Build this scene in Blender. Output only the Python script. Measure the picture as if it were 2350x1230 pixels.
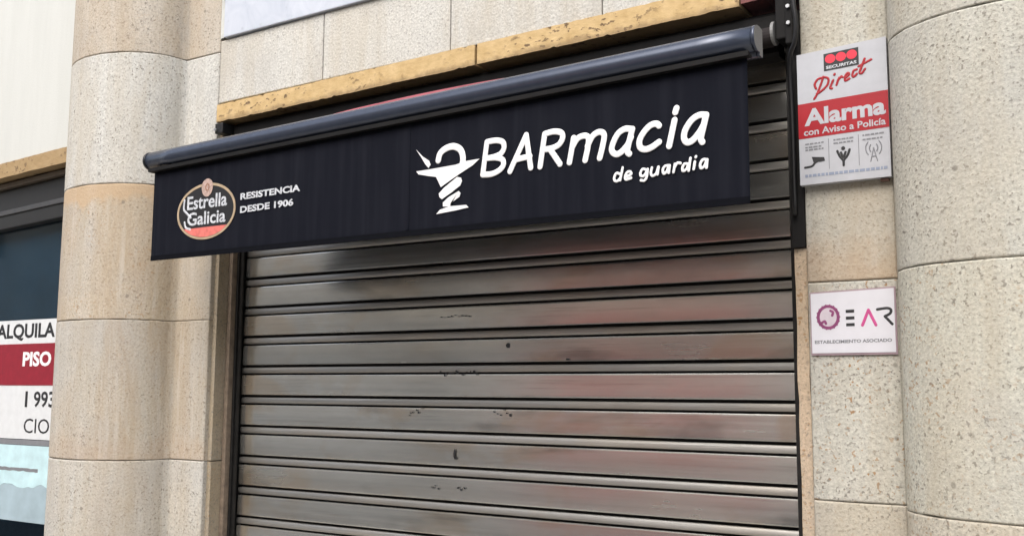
import bpy, bmesh, math, random
from mathutils import Vector, Matrix, noise
random.seed(7)
scene = bpy.context.scene
for o in list(bpy.data.objects):
    bpy.data.objects.remove(o)

# ---------------------------------------------------------------- camera
RESX, RESY = 1024, 535
YAW, PITCH, ROLL = 0.561117, 0.120264, 0.005323
CAM = (2.882025, -2.675846, 1.6)
FPX = 2300.0                                    # focal length in widths of 2350
cd = bpy.data.cameras.new('camera')
cam = bpy.data.objects.new('camera', cd)
scene.collection.objects.link(cam)
cd.sensor_fit = 'HORIZONTAL'
cd.sensor_width = 36.0
cd.lens = 36.0 * FPX / 2350.0
cd.clip_start = 0.05
cd.clip_end = 500
sy_, cy_, sp_, cp_ = math.sin(YAW), math.cos(YAW), math.sin(PITCH), math.cos(PITCH)
fw = Vector((-sy_ * cp_, cy_ * cp_, sp_))
rt = Vector((cy_, sy_, 0))
up = rt.cross(fw)
r2 = rt * math.cos(ROLL) + up * math.sin(ROLL)
u2 = -rt * math.sin(ROLL) + up * math.cos(ROLL)
cam.matrix_world = Matrix(((r2.x, u2.x, -fw.x, CAM[0]), (r2.y, u2.y, -fw.y, CAM[1]),
                           (r2.z, u2.z, -fw.z, CAM[2]), (0, 0, 0, 1)))
scene.camera = cam

# ---------------------------------------------------------------- sky, sun, exposure
SUN_EL, SUN_AZ = math.radians(50), math.radians(176)      # azimuth from +Y clockwise
world = bpy.data.worlds.new('World')
scene.world = world
world.use_nodes = True
wn = world.node_tree
wn.nodes.clear()
sky = wn.nodes.new('ShaderNodeTexSky')
sky.sky_type = 'NISHITA'
sky.sun_disc = False
sky.sun_elevation = SUN_EL
sky.sun_rotation = SUN_AZ
sky.air_density = 1.0
sky.dust_density = 4.0
sky.ozone_density = 0.8
hs = wn.nodes.new('ShaderNodeHueSaturation')              # overcast: a greyer dome
hs.inputs['Saturation'].default_value = 0.62
bg = wn.nodes.new('ShaderNodeBackground')
bg.inputs['Strength'].default_value = 0.14
wo = wn.nodes.new('ShaderNodeOutputWorld')
wn.links.new(sky.outputs[0], hs.inputs['Color'])
wn.links.new(hs.outputs[0], bg.inputs['Color'])
wn.links.new(bg.outputs[0], wo.inputs['Surface'])

sl = bpy.data.lights.new('sun', 'SUN')
sl.energy = 1.0
sl.angle = math.radians(60)
sl.color = (1.0, 0.98, 0.95)
sun = bpy.data.objects.new('sun', sl)
scene.collection.objects.link(sun)
sd = Vector((math.sin(SUN_AZ) * math.cos(SUN_EL), math.cos(SUN_AZ) * math.cos(SUN_EL), math.sin(SUN_EL)))
sun.rotation_euler = sd.to_track_quat('Z', 'Y').to_euler()
sun.location = (0, -5, 8)

scene.view_settings.view_transform = 'Standard'
scene.view_settings.look = 'None'
scene.view_settings.exposure = 1.05
scene.view_settings.gamma = 1.0
scene.view_settings.use_curve_mapping = False

# ---------------------------------------------------------------- helpers
COL = scene.collection


def setp(o, **k):
    for a, b in k.items():
        o[a] = b
    return o


def thing(name, label, cat, loc, group=None):
    o = bpy.data.objects.new(name, None)
    o.empty_display_size = 0.1
    o.location = loc
    COL.objects.link(o)
    o['label'] = label
    o['category'] = cat
    if group:
        o['group'] = group
    return o


def world_loc(o):
    v = Vector(o.location)
    while o.parent:
        o = o.parent
        v += Vector(o.location)
    return v


def link(name, me, m, parent=None, smooth=False, loc=None):
    """vertices of me are in world metres; the object origin goes to its parent's place"""
    o = bpy.data.objects.new(name, me)
    COL.objects.link(o)
    if m:
        me.materials.append(m)
    if parent:
        o.parent = parent
        me.transform(Matrix.Translation(-world_loc(parent)))
    if smooth:
        for p in me.polygons:
            p.use_smooth = True
    return o


def from_bm(name, bm, m, parent=None, smooth=False):
    bmesh.ops.recalc_face_normals(bm, faces=bm.faces)
    me = bpy.data.meshes.new(name)
    bm.to_mesh(me)
    bm.free()
    return link(name, me, m, parent, smooth)


def bbox(bm, x0, x1, y0, y1, z0, z1, bev=0.0, kz=0.0):
    r = bmesh.ops.create_cube(bm, size=1.0)
    vs = r['verts']
    for v in vs:
        v.co = Vector(((x0 + x1) / 2 + v.co.x * (x1 - x0), (y0 + y1) / 2 + v.co.y * (y1 - y0),
                       (z0 + z1) / 2 + v.co.z * (z1 - z0)))
    if bev:
        es = {e for v in vs for e in v.link_edges}
        r = bmesh.ops.bevel(bm, geom=list(es), offset=bev, segments=2, affect='EDGES', profile=0.6)
    if kz:
        for v in bm.verts:
            v.co.z += kz * v.co.x


def box(name, x0, x1, y0, y1, z0, z1, m, parent=None, bev=0.0, kz=0.0):
    bm = bmesh.new()
    bbox(bm, x0, x1, y0, y1, z0, z1, bev, kz)
    return from_bm(name, bm, m, parent)


def tube_bm(bm, pts, r, seg=10, flat=None, cap=True):
    """sweep a circle along pts; flat squashes it along Y"""
    pts = [Vector(p) for p in pts]
    rings = []
    n = len(pts)
    for i, p in enumerate(pts):
        d = (pts[min(i + 1, n - 1)] - pts[max(i - 1, 0)]).normalized()
        a = Vector((0, 1, 0))
        if abs(d.y) > 0.9:
            a = Vector((1, 0, 0))
        s = d.cross(a).normalized()
        t = s.cross(d).normalized()
        ring = []
        for k in range(seg):
            an = 2 * math.pi * k / seg
            ring.append(bm.verts.new(p + s * (r * math.cos(an)) + t * ((flat or r) * math.sin(an))))
        rings.append(ring)
    for i in range(n - 1):
        for k in range(seg):
            bm.faces.new((rings[i][k], rings[i][(k + 1) % seg], rings[i + 1][(k + 1) % seg], rings[i + 1][k]))
    if cap:
        bm.faces.new(rings[0][::-1])
        bm.faces.new(rings[-1])


def catmull(pts, n=6):
    if len(pts) < 3:
        return pts
    out = []
    P = [pts[0]] + list(pts) + [pts[-1]]
    for i in range(1, len(P) - 2):
        p0, p1, p2, p3 = [Vector(q) for q in P[i - 1:i + 3]]
        for k in range(n):
            t = k / n
            out.append(0.5 * ((2 * p1) + (p2 - p0) * t + (2 * p0 - 5 * p1 + 4 * p2 - p3) * t * t
                              + (3 * p1 - p0 - 3 * p2 + p3) * t ** 3))
    out.append(Vector(pts[-1]))
    return out


def strokes_bm(paths, y, r, flat=0.0012, sharp=()):
    """rounded pen strokes lying on the plane Y = y, paths are (x, z)"""
    bm = bmesh.new()
    for pi, p in enumerate(paths):
        q = [Vector((a, y - 0.0001 * (pi % 5), b)) for a, b in p]
        q = catmull(q) if len(q) > 2 else q
        tube_bm(bm, q, r, 10, flat, cap=False)
        for e in (q[0], q[-1]):
            res = bmesh.ops.create_uvsphere(bm, u_segments=12, v_segments=6, radius=1.0)
            for v in res['verts']:
                v.co = Vector((e.x + v.co.x * r, e.y + v.co.y * flat * 0.98, e.z + v.co.z * r))
    return bm


def poly_bm(bm, pts, y, th=0.001):
    a = [bm.verts.new((p[0], y, p[1])) for p in pts]
    b = [bm.verts.new((p[0], y - th, p[1])) for p in pts]
    fs = [bm.faces.new(a), bm.faces.new(b[::-1])]
    n = len(pts)
    for i in range(n):
        bm.faces.new((a[i], a[(i + 1) % n], b[(i + 1) % n], b[i]))
    bmesh.ops.triangulate(bm, faces=fs)


def ring_bm(bm, cx, cz, rx, rz, w, y, th=0.001, n=48, slope=0.0):
    """flat ring: outer radii rx, rz; width w"""
    v = []
    for i in range(n):
        a = 2 * math.pi * i / n
        c, s = math.cos(a), math.sin(a)
        o = (cx + rx * c, cz + rz * s + slope * rx * c)
        q = (cx + (rx - w) * c, cz + (rz - w) * s + slope * (rx - w) * c)
        v.append([bm.verts.new((o[0], y - th, o[1])), bm.verts.new((q[0], y - th, q[1])),
                  bm.verts.new((o[0], y, o[1])), bm.verts.new((q[0], y, q[1]))])
    for i in range(n):
        a, b = v[i], v[(i + 1) % n]
        bm.faces.new((a[0], b[0], b[1], a[1]))
        bm.faces.new((a[0], a[2], b[2], b[0]))
        bm.faces.new((a[1], b[1], b[3], a[3]))


def text(name, s, x0, x1, z0, z1, y, m, parent, bold=0.0, shear=0.0, slope=0.0, spacing=1.0, th=0.0004):
    """lettering fitted to a box on the plane Y = y; slope lifts it along X"""
    c = bpy.data.curves.new(name, 'FONT')
    c.body = s
    c.offset = bold
    c.shear = shear
    c.space_character = spacing
    c.resolution_u = 3
    t = bpy.data.objects.new('text_tmp', c)
    COL.objects.link(t)
    dg = bpy.context.evaluated_depsgraph_get()
    dg.update()
    me = bpy.data.meshes.new_from_object(t.evaluated_get(dg))
    bpy.data.objects.remove(t)
    bpy.data.curves.remove(c)
    me.materials.clear()
    xs = [v.co.x for v in me.vertices]
    ys = [v.co.y for v in me.vertices]
    ax, bx_, ay, by = min(xs), max(xs), min(ys), max(ys)
    for v in me.vertices:
        x = x0 + (v.co.x - ax) / (bx_ - ax) * (x1 - x0)
        z = z0 + (v.co.y - ay) / (by - ay) * (z1 - z0) + slope * (x - x0)
        v.co = (x, y - th, z)
    me.update()
    # give the print a little body
    bm = bmesh.new()
    bm.from_mesh(me)
    r = bmesh.ops.extrude_face_region(bm, geom=list(bm.faces))
    for g in r['geom']:
        if isinstance(g, bmesh.types.BMVert):
            g.co.y += th
    bmesh.ops.recalc_face_normals(bm, faces=bm.faces)
    bm.to_mesh(me)
    bm.free()
    me.name = name
    for p in me.polygons:
        p.use_smooth = False
    return link(name, me, m, parent)


# ---------------------------------------------------------------- materials
class NT:
    def __init__(self, name):
        self.m = bpy.data.materials.new(name)
        self.m.use_nodes = True
        self.t = self.m.node_tree
        self.t.nodes.clear()
        self.out = self.t.nodes.new('ShaderNodeOutputMaterial')
        self.b = self.t.nodes.new('ShaderNodeBsdfPrincipled')
        self.l(self.b.outputs[0], self.out.inputs['Surface'])

    def l(self, a, b):
        self.t.links.new(a, b)

    def n(self, kind, **k):
        x = self.t.nodes.new(kind)
        for a, b in k.items():
            setattr(x, a, b)
        return x

    def coords(self, which='Object', scale=(1, 1, 1), rnd=False):
        tc = self.n('ShaderNodeTexCoord')
        mp = self.n('ShaderNodeMapping')
        mp.inputs['Scale'].default_value = scale
        self.l(tc.outputs[which], mp.inputs['Vector'])
        if rnd:
            oi = self.n('ShaderNodeObjectInfo')
            vm = self.n('ShaderNodeVectorMath', operation='SCALE')
            vm.inputs[0].default_value = (17.3, 9.1, 23.7)
            self.l(oi.outputs['Random'], vm.inputs['Scale'])
            self.l(vm.outputs[0], mp.inputs['Location'])
        return mp.outputs[0]

    def noise(self, vec, scale, detail=3, rough=0.55, dist=0.0):
        x = self.n('ShaderNodeTexNoise')
        x.inputs['Scale'].default_value = scale
        x.inputs['Detail'].default_value = detail
        x.inputs['Roughness'].default_value = rough
        x.inputs['Distortion'].default_value = dist
        self.l(vec, x.inputs['Vector'])
        return x.outputs['Fac']

    def ramp(self, fac, a, b, c0=(0, 0, 0, 1), c1=(1, 1, 1, 1)):
        x = self.n('ShaderNodeValToRGB')
        x.color_ramp.elements[0].position = a
        x.color_ramp.elements[1].position = b
        x.color_ramp.elements[0].color = c0
        x.color_ramp.elements[1].color = c1
        self.l(fac, x.inputs['Fac'])
        return x.outputs['Color']

    def mix(self, fac, a, b, mode='MIX'):
        x = self.n('ShaderNodeMix', data_type='RGBA', blend_type=mode)
        for sock, val in ((x.inputs['Factor'], fac), (x.inputs[6], a), (x.inputs[7], b)):
            if isinstance(val, bpy.types.NodeSocket):
                self.l(val, sock)
            elif isinstance(val, (int, float)):
                sock.default_value = val
            else:
                sock.default_value = (val[0], val[1], val[2], 1)
        return x.outputs[2]

    def math(self, op, a, b=0.0, clamp=False):
        x = self.n('ShaderNodeMath', operation=op, use_clamp=clamp)
        for i, v in enumerate((a, b)):
            if isinstance(v, bpy.types.NodeSocket):
                self.l(v, x.inputs[i])
            else:
                x.inputs[i].default_value = v
        return x.outputs[0]

    def bump(self, h, strength=0.3, dist=0.002):
        x = self.n('ShaderNodeBump')
        x.inputs['Strength'].default_value = strength
        x.inputs['Distance'].default_value = dist
        self.l(h, x.inputs['Height'])
        self.l(x.outputs[0], self.b.inputs['Normal'])

    def set(self, **k):
        for a, v in k.items():
            s = self.b.inputs[a.replace('_', ' ')]
            if isinstance(v, bpy.types.NodeSocket):
                self.l(v, s)
            elif isinstance(v, tuple) and len(v) == 3:
                s.default_value = (*v, 1)
            else:
                s.default_value = v


def plain(name, c, rough=0.5, metal=0.0, spec=0.5, var=0.12, scale=30):
    m = NT(name)
    v = m.coords()
    n = m.noise(v, scale, 4)
    d = m.mix(m.ramp(n, 0.3, 0.75), tuple(x * (1 - var) for x in c), tuple(min(1, x * (1 + var)) for x in c))
    m.set(Base_Color=d, Roughness=rough, Metallic=metal)
    m.b.inputs['Specular IOR Level'].default_value = spec
    return m.m


def granite(name, base, rust=0.25, top=0.0, topc=(0.46, 0.27, 0.13), speck=1.0, bottom=0.0, dots=0.0, grey=0.0, stain=0.0):
    """speckled granite: pale ground, grey crystals, dark mica, rust blooms; top/bottom = iron stain by a joint"""
    m = NT(name)
    v = m.coords(rnd=True)
    dark = tuple(x * 0.80 for x in base)
    lite = tuple(min(0.9, x * 1.12) for x in base)
    n1 = m.noise(v, 130, 3, 0.6)
    c = m.mix(m.ramp(n1, 0.34, 0.66), dark, lite)
    # large soft blotches
    n2 = m.noise(v, 4.5, 4, 0.6)
    c = m.mix(m.math('MULTIPLY', m.ramp(n2, 0.42, 0.72), 0.55 * (rust + 0.1)), c, (0.50, 0.385, 0.26))
    if grey:
        n5 = m.noise(v, 3.1, 3, 0.6)
        c = m.mix(m.math('MULTIPLY', m.ramp(n5, 0.45, 0.62), grey), c, (0.50, 0.50, 0.49), 'MIX')
    # dark crystals, denser in some patches than in others
    n3 = m.noise(v, 112, 1.5, 0.5)
    pt = m.ramp(m.noise(v, 7, 2), 0.3, 0.65, (0.45, 0.45, 0.45, 1), (1, 1, 1, 1))
    c = m.mix(m.math('MULTIPLY', m.math('MULTIPLY', m.ramp(n3, 0.61, 0.68), pt), min(1, 0.85 * speck)), c, (0.15, 0.135, 0.115))
    n3b = m.noise(v, 210, 1, 0.5)
    c = m.mix(m.math('MULTIPLY', m.math('MULTIPLY', m.ramp(n3b, 0.62, 0.69), pt), 0.5 * speck), c, (0.17, 0.155, 0.135))
    # rust grains
    n4 = m.noise(m.coords(rnd=True, scale=(1.1, 1, 1.2)), 80, 1, 0.5)
    n4m = m.noise(v, 5.5, 2)
    rg = m.math('MULTIPLY', m.ramp(n4, 0.62, 0.69), m.ramp(n4m, 0.40, 0.62))
    c = m.mix(m.math('MULTIPLY', rg, min(1, rust + dots)), c, (0.31, 0.155, 0.045))
    # vertical run-off streaks, broad and narrow, and a veil of soot
    n6 = m.noise(m.coords(rnd=True, scale=(16, 16, 0.9)), 1.0, 4, 0.6)
    c = m.mix(m.math('MULTIPLY', m.ramp(n6, 0.48, 0.76), 0.34), c, (0.37, 0.315, 0.23))
    n7 = m.noise(m.coords(rnd=True, scale=(5.5, 5.5, 1.1)), 1.0, 5, 0.65, 0.6)
    c = m.mix(m.math('MULTIPLY', m.ramp(n7, 0.45, 0.64), 0.36 + 0.25 * rust), c, (0.43, 0.365, 0.26))
    if stain:
        ns = m.noise(m.coords(rnd=True, scale=(3.6, 3.6, 0.8)), 1.0, 6, 0.68, 0.8)
        c = m.mix(m.math('MULTIPLY', m.ramp(ns, 0.44, 0.62), stain), c, (0.37, 0.265, 0.155), 'MIX')
        nw = m.noise(m.coords(rnd=True, scale=(26, 26, 1.6)), 1.0, 4, 0.6)
        c = m.mix(m.math('MULTIPLY', m.ramp(nw, 0.56, 0.72), stain * 0.7), c, (0.62, 0.59, 0.53), 'MIX')
    n8 = m.noise(v, 2.4, 5, 0.65)
    c = m.mix(m.math('MULTIPLY', m.ramp(n8, 0.46, 0.70), 0.36), c, (0.36, 0.355, 0.345))
    n9 = m.noise(m.coords(rnd=True, scale=(30, 30, 2.5)), 1.0, 3, 0.6)
    c = m.mix(m.math('MULTIPLY', m.ramp(n9, 0.60, 0.74), 0.22), c, (0.70, 0.68, 0.63))
    if top or bottom:
        tc = m.n('ShaderNodeTexCoord')
        sx = m.n('ShaderNodeSeparateXYZ')
        m.l(tc.outputs['Generated'], sx.inputs[0])
        w = m.math('MULTIPLY', m.math('SUBTRACT', m.noise(v, 5, 5, 0.7), 0.5), 0.55)
        z = m.math('ADD', sx.outputs['Z'], w)
        if top:
            c = m.mix(m.math('MULTIPLY', m.ramp(z, 0.84, 0.93), top), c, topc)
        if bottom:
            c = m.mix(m.math('MULTIPLY', m.ramp(z, 0.06, 0.22, (1, 1, 1, 1), (0, 0, 0, 1)), bottom), c, topc)
    # the odd black pit
    vo = m.n('ShaderNodeTexVoronoi')
    vo.inputs['Scale'].default_value = 9
    m.l(v, vo.inputs['Vector'])
    c = m.mix(m.math('MULTIPLY', m.ramp(vo.outputs['Distance'], 0.045, 0.075, (1, 1, 1, 1), (0, 0, 0, 1)), 0.5), c, (0.10, 0.085, 0.07))
    m.set(Base_Color=c, Roughness=0.78)
    m.b.inputs['Specular IOR Level'].default_value = 0.3
    m.bump(m.math('ADD', n1, m.math('MULTIPLY', n3, 0.8)), 0.5, 0.003)
    return m.m


G_BEIGE = granite('granite beige', (0.52, 0.475, 0.405), 0.22, stain=0.35)
G_WHITE = granite('granite pale grey', (0.58, 0.575, 0.535), 0.03, speck=1.0)
G_TAN = granite('granite tan', (0.525, 0.475, 0.395), 0.32, top=0.7, topc=(0.50, 0.355, 0.215), dots=0.2, grey=0.3, stain=0.45)
G_MID = granite('granite grey beige', (0.505, 0.475, 0.415), 0.28, grey=0.35, bottom=0.18, stain=0.55)
G_LOW = granite('granite light beige', (0.55, 0.53, 0.475), 0.12, grey=0.25, stain=0.30)
G_R1 = granite('granite cool beige', (0.50, 0.49, 0.43), 0.05, speck=1.0)
G_R2 = granite('granite grey', (0.475, 0.46, 0.40), 0.08, bottom=0.30, grey=0.2, stain=0.15)
G_R3 = granite('granite rust dotted', (0.53, 0.52, 0.46), 0.10, dots=0.9)
G_R3C = granite('granite pale dotted', (0.535, 0.525, 0.45), 0.15, dots=0.45)
G_R4 = granite('granite warm', (0.52, 0.485, 0.405), 0.2, dots=0.3)
G_SLAB = granite('granite slab', (0.60, 0.59, 0.545), 0.02, speck=0.6)
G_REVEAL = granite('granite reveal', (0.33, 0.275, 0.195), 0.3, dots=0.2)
MORTAR = plain('mortar', (0.30, 0.26, 0.205), 0.95, spec=0.1, scale=90)
JAMB = granite('render jamb', (0.55, 0.43, 0.31), 0.5, dots=0.3)


def marble():
    m = NT('blue grey marble')
    v = m.coords()
    n = m.noise(v, 7, 6, 0.65, 1.2)
    c = m.mix(m.ramp(n, 0.32, 0.7), (0.46, 0.50, 0.57), (0.60, 0.63, 0.69))
    n2 = m.noise(v, 26, 3)
    c = m.mix(m.math('MULTIPLY', m.ramp(n2, 0.66, 0.76), 0.35), c, (0.28, 0.30, 0.33))
    m.set(Base_Color=c, Roughness=0.45)
    return m.m


def plaster():
    m = NT('cream plaster')
    v = m.coords()
    n6 = m.noise(m.coords(scale=(9, 9, 1.0)), 1.0, 6, 0.7)
    c = m.mix(m.ramp(n6, 0.25, 0.8), (0.52, 0.53, 0.50), (0.60, 0.61, 0.58))
    n = m.noise(v, 120, 3)
    c = m.mix(m.math('MULTIPLY', m.ramp(n, 0.5, 0.75), 0.22), c, (0.46, 0.47, 0.43))
    m.set(Base_Color=c, Roughness=0.85)
    m.bump(n, 0.25, 0.002)
    return m.m


def ochre():
    m = NT('ochre stone')
    v = m.coords()
    n = m.noise(v, 22, 5, 0.65)
    c = m.mix(m.ramp(n, 0.3, 0.72), (0.48, 0.33, 0.145), (0.625, 0.455, 0.235))
    n2 = m.noise(m.coords(scale=(1, 1, 1.6)), 42, 3)
    k = m.noise(v, 3.2, 2)
    c = m.mix(m.math('MULTIPLY', m.math('MULTIPLY', m.ramp(n2, 0.59, 0.65), m.ramp(k, 0.42, 0.55)), 0.9), c, (0.12, 0.075, 0.04))
    # soot creeping up from the lower edge
    sx = m.n('ShaderNodeSeparateXYZ')
    tc = m.n('ShaderNodeTexCoord')
    m.l(tc.outputs['Object'], sx.inputs[0])
    zz = m.math('SUBTRACT', sx.outputs['Z'], m.math('MULTIPLY', sx.outputs['X'], 0.0185))
    zz = m.math('ADD', zz, m.math('MULTIPLY', m.math('SUBTRACT', m.noise(m.coords(), 16, 4, 0.7), 0.5), 0.05))
    c = m.mix(m.math('MULTIPLY', m.ramp(zz, 0.024, 0.040, (1, 1, 1, 1), (0, 0, 0, 1)), 0.55), c, (0.17, 0.11, 0.06))
    m.set(Base_Color=c, Roughness=0.85)
    m.bump(n2, 0.5, 0.004)
    return m.m


def steel(name='shutter steel', base=(0.70, 0.695, 0.655), rough=0.20, dirt_reflection=0.95):
    """brushed, weathered slat: fine streaks run along X, soft tarnish, reflections painted in as tan patches"""
    m = NT(name)
    v = m.coords(rnd=True)
    st = m.noise(m.coords(rnd=True, scale=(0.9, 1, 70)), 1.0, 4, 0.6)
    c = m.mix(m.ramp(st, 0.2, 0.8), tuple(x * 0.86 for x in base), tuple(x * 1.10 for x in base))
    bl = m.noise(m.coords(rnd=True, scale=(3.0, 1, 9.0)), 1.0, 4, 0.55)
    c = m.mix(m.math('MULTIPLY', m.ramp(bl, 0.40, 0.78), 0.40 * dirt_reflection), c, (0.33, 0.30, 0.25))
    # tan reflections painted into the colour as broad patches, different on every slat
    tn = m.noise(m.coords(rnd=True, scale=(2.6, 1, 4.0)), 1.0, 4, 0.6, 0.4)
    c = m.mix(m.math('MULTIPLY', m.ramp(tn, 0.50, 0.60), 0.45 * dirt_reflection), c, (0.58, 0.45, 0.31))
    tk = m.noise(m.coords(rnd=True, scale=(1.9, 1, 6.0)), 1.0, 4, 0.6, 0.3)
    c = m.mix(m.math('MULTIPLY', m.ramp(tk, 0.54, 0.66), 0.55 * dirt_reflection), c, (0.22, 0.215, 0.20))
    sc = m.noise(m.coords(rnd=True, scale=(2.2, 1, 210)), 1.0, 2, 0.5)
    sm = m.noise(m.coords(rnd=True, scale=(2.0, 1, 7.0)), 1.0, 3)
    c = m.mix(m.math('MULTIPLY', m.math('MULTIPLY', m.ramp(sc, 0.60, 0.72), m.ramp(sm, 0.42, 0.62)), 0.55), c, (0.74, 0.72, 0.66))
    sd = m.noise(m.coords(rnd=True, scale=(3.1, 1, 150)), 1.0, 3, 0.6)
    c = m.mix(m.math('MULTIPLY', m.ramp(sd, 0.60, 0.76), 0.40), c, (0.24, 0.22, 0.19))
    gr = m.noise(m.coords(rnd=True, scale=(40, 1, 60)), 1.0, 4, 0.7)
    c = m.mix(m.math('MULTIPLY', m.ramp(gr, 0.60, 0.85), 0.14 * dirt_reflection), c, (0.14, 0.125, 0.11))
    tg = m.n('ShaderNodeCombineXYZ')
    tg.inputs[2].default_value = 1.0
    r = m.math('ADD', m.math('MULTIPLY', m.math('SUBTRACT', st, 0.5), 0.10), rough)
    r = m.math('ADD', r, m.math('MULTIPLY', m.ramp(bl, 0.36, 0.80), 0.10))
    oi = m.n('ShaderNodeObjectInfo')
    f = m.math('ADD', m.math('MULTIPLY', oi.outputs['Random'], 0.26), 0.86)
    hsv = m.n('ShaderNodeHueSaturation')
    m.l(c, hsv.inputs['Color'])
    m.l(f, hsv.inputs['Value'])
    c = hsv.outputs[0]
    m.set(Base_Color=c, Metallic=0.89, Roughness=r, Anisotropic=0.8)
    m.l(tg.outputs[0], m.b.inputs['Tangent'])
    lo = m.noise(m.coords(rnd=True, scale=(3.5, 1, 11)), 1.0, 2, 0.5)
    dn = m.noise(m.coords(rnd=True, scale=(7, 1, 16)), 1.0, 1, 0.4)
    m.bump(m.math('ADD', lo, m.math('MULTIPLY', dn, 0.25)), 0.10, 0.010)
    return m.m


def fabric():
    m = NT('navy black awning cloth')
    tc = m.coords()
    st = m.noise(m.coords(scale=(26, 1, 1.3)), 1.0, 3)
    bl = m.noise(tc, 6, 5, 0.6)
    c = m.mix(m.ramp(st, 0.45, 0.8), (0.0040, 0.0050, 0.0100), (0.0100, 0.0112, 0.0175))
    c = m.mix(m.math('MULTIPLY', m.ramp(bl, 0.5, 0.8), 0.3), c, (0.011, 0.012, 0.017))
    w = m.noise(m.coords(scale=(1, 1, 1)), 900, 1)
    m.set(Base_Color=c, Roughness=0.8)
    m.b.inputs['Specular IOR Level'].default_value = 0.13
    m.bump(m.math('ADD', w, m.math('MULTIPLY', st, 3.0)), 0.12, 0.002)
    return m.m


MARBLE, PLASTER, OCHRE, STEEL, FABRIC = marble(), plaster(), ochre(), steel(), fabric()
STEEL_RIB = steel('shutter rib steel', (0.46, 0.45, 0.425), 0.42, 0.3)
STEEL_DARK = plain('dark guide steel', (0.030, 0.029, 0.028), 0.5, 0.6, var=0.3)
GREYCOAT = plain('anthracite powder coat', (0.052, 0.063, 0.092), 0.25, 0.40, spec=0.7, var=0.08)
BLACK = plain('black plastic', (0.007, 0.007, 0.008), 0.42, var=0.2)
BLACKMAT = plain('black matt metal', (0.006, 0.0055, 0.0055), 0.7, spec=0.25, var=0.3)
CANOPY = plain('canopy underside', (0.010, 0.006, 0.006), 0.85, var=0.3, scale=8)
REDREFLECT = plain('pink red reflection', (0.50, 0.14, 0.17), 0.6, var=0.3, scale=6)
ZINC = plain('zinc bolt', (0.45, 0.46, 0.47), 0.4, 0.8)
WHITE = plain('white print', (0.82, 0.82, 0.82), 0.55, var=0.04)
WHITE_DULL = plain('worn white print', (0.55, 0.57, 0.60), 0.6, var=0.3, scale=120)
GOLD = plain('gold print', (0.42, 0.32, 0.21), 0.5, var=0.2)
LOGOBLACK = plain('black print', (0.006, 0.006, 0.007), 0.6, var=0.1)
LOGORED = plain('salmon red print', (0.70, 0.17, 0.14), 0.55, var=0.2, scale=60)
ALUM = plain('printed sign white', (0.455, 0.465, 0.495), 0.35, var=0.05)
SIGNRED = plain('sign red', (0.34, 0.008, 0.016), 0.4, var=0.08)
BRIGHTRED = plain('emblem red', (0.75, 0.03, 0.06), 0.4, var=0.08)
INK = plain('black ink', (0.02, 0.02, 0.022), 0.5, var=0.1)
GREYINK = plain('grey ink', (0.20, 0.205, 0.22), 0.5, var=0.1)
BLUEINK = plain('blue grey ink', (0.25, 0.29, 0.38), 0.5, var=0.1)
PLAQUE = plain('plaque white', (0.655, 0.655, 0.70), 0.3, var=0.03)
PLAQUEEDGE = plain('plaque mauve edge', (0.33, 0.24, 0.27), 0.5)
PLUM = plain('plum print', (0.235, 0.055, 0.15), 0.45, var=0.15, scale=100)
MAGENTA = plain('magenta print', (0.52, 0.07, 0.24), 0.45)
PALEPINK = plain('pale pink print', (0.56, 0.50, 0.55), 0.5)
MAROON = plain('maroon print', (0.25, 0.012, 0.026), 0.45)
PAPER = plain('white paper', (0.64, 0.66, 0.67), 0.6, var=0.05)
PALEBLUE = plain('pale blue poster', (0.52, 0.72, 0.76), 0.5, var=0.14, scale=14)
FRAME = plain('dark window frame', (0.018, 0.017, 0.016), 0.4)
RAIL = plain('brown metal rail', (0.16, 0.13, 0.10), 0.45, 0.3)
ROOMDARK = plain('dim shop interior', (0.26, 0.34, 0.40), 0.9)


def glass():
    m = NT('window glass')
    tr = m.n('ShaderNodeBsdfTransparent')
    tr.inputs[0].default_value = (0.55, 0.66, 0.72, 1)
    gl = m.n('ShaderNodeBsdfGlossy')
    gl.inputs['Roughness'].default_value = 0.05
    lw = m.n('ShaderNodeLayerWeight')
    fr = m.math('ADD', m.math('MULTIPLY', m.math('POWER', lw.outputs['Facing'], 4.0), 0.8), 0.04)
    mx = m.n('ShaderNodeMixShader')
    m.l(fr, mx.inputs[0])
    m.l(tr.outputs[0], mx.inputs[1])
    m.l(gl.outputs[0], mx.inputs[2])
    m.l(mx.outputs[0], m.out.inputs['Surface'])
    m.t.nodes.remove(m.b)
    return m.m


GLASS = glass()


# ---------------------------------------------------------------- ground and street (behind the camera; seen in reflections)
def sheet(name, x0, x1, y0, y1, z, m):
    bm = bmesh.new()
    vs = [bm.verts.new(p) for p in ((x0, y0, z), (x1, y0, z), (x1, y1, z), (x0, y1, z))]
    bm.faces.new(vs)
    o = from_bm(name, bm, m)
    o['kind'] = 'structure'
    return o


ASPH = plain('asphalt', (0.05, 0.05, 0.05), 0.9, var=0.3, scale=60)
PAVE = plain('pavement slabs', (0.33, 0.31, 0.28), 0.85, var=0.2, scale=3)
sheet('ground', -150, 150, -150, 150, -0.16, ASPH)
sheet('road', -60, 60, -6.6, -3.4, -0.13, ASPH)
setp(box('pavement', -60, 60, -3.4, 1.2, -0.14, -0.001, PAVE), kind='structure')
setp(box('pavement', -60, 60, -9.4, -6.6, -0.14, 0.0, PAVE), kind='structure')

# ---------------------------------------------------------------- the stone front
XL, XR, YF = -0.055, 2.165, -0.12               # strip edges beside the opening, front plane of the strips


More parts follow.
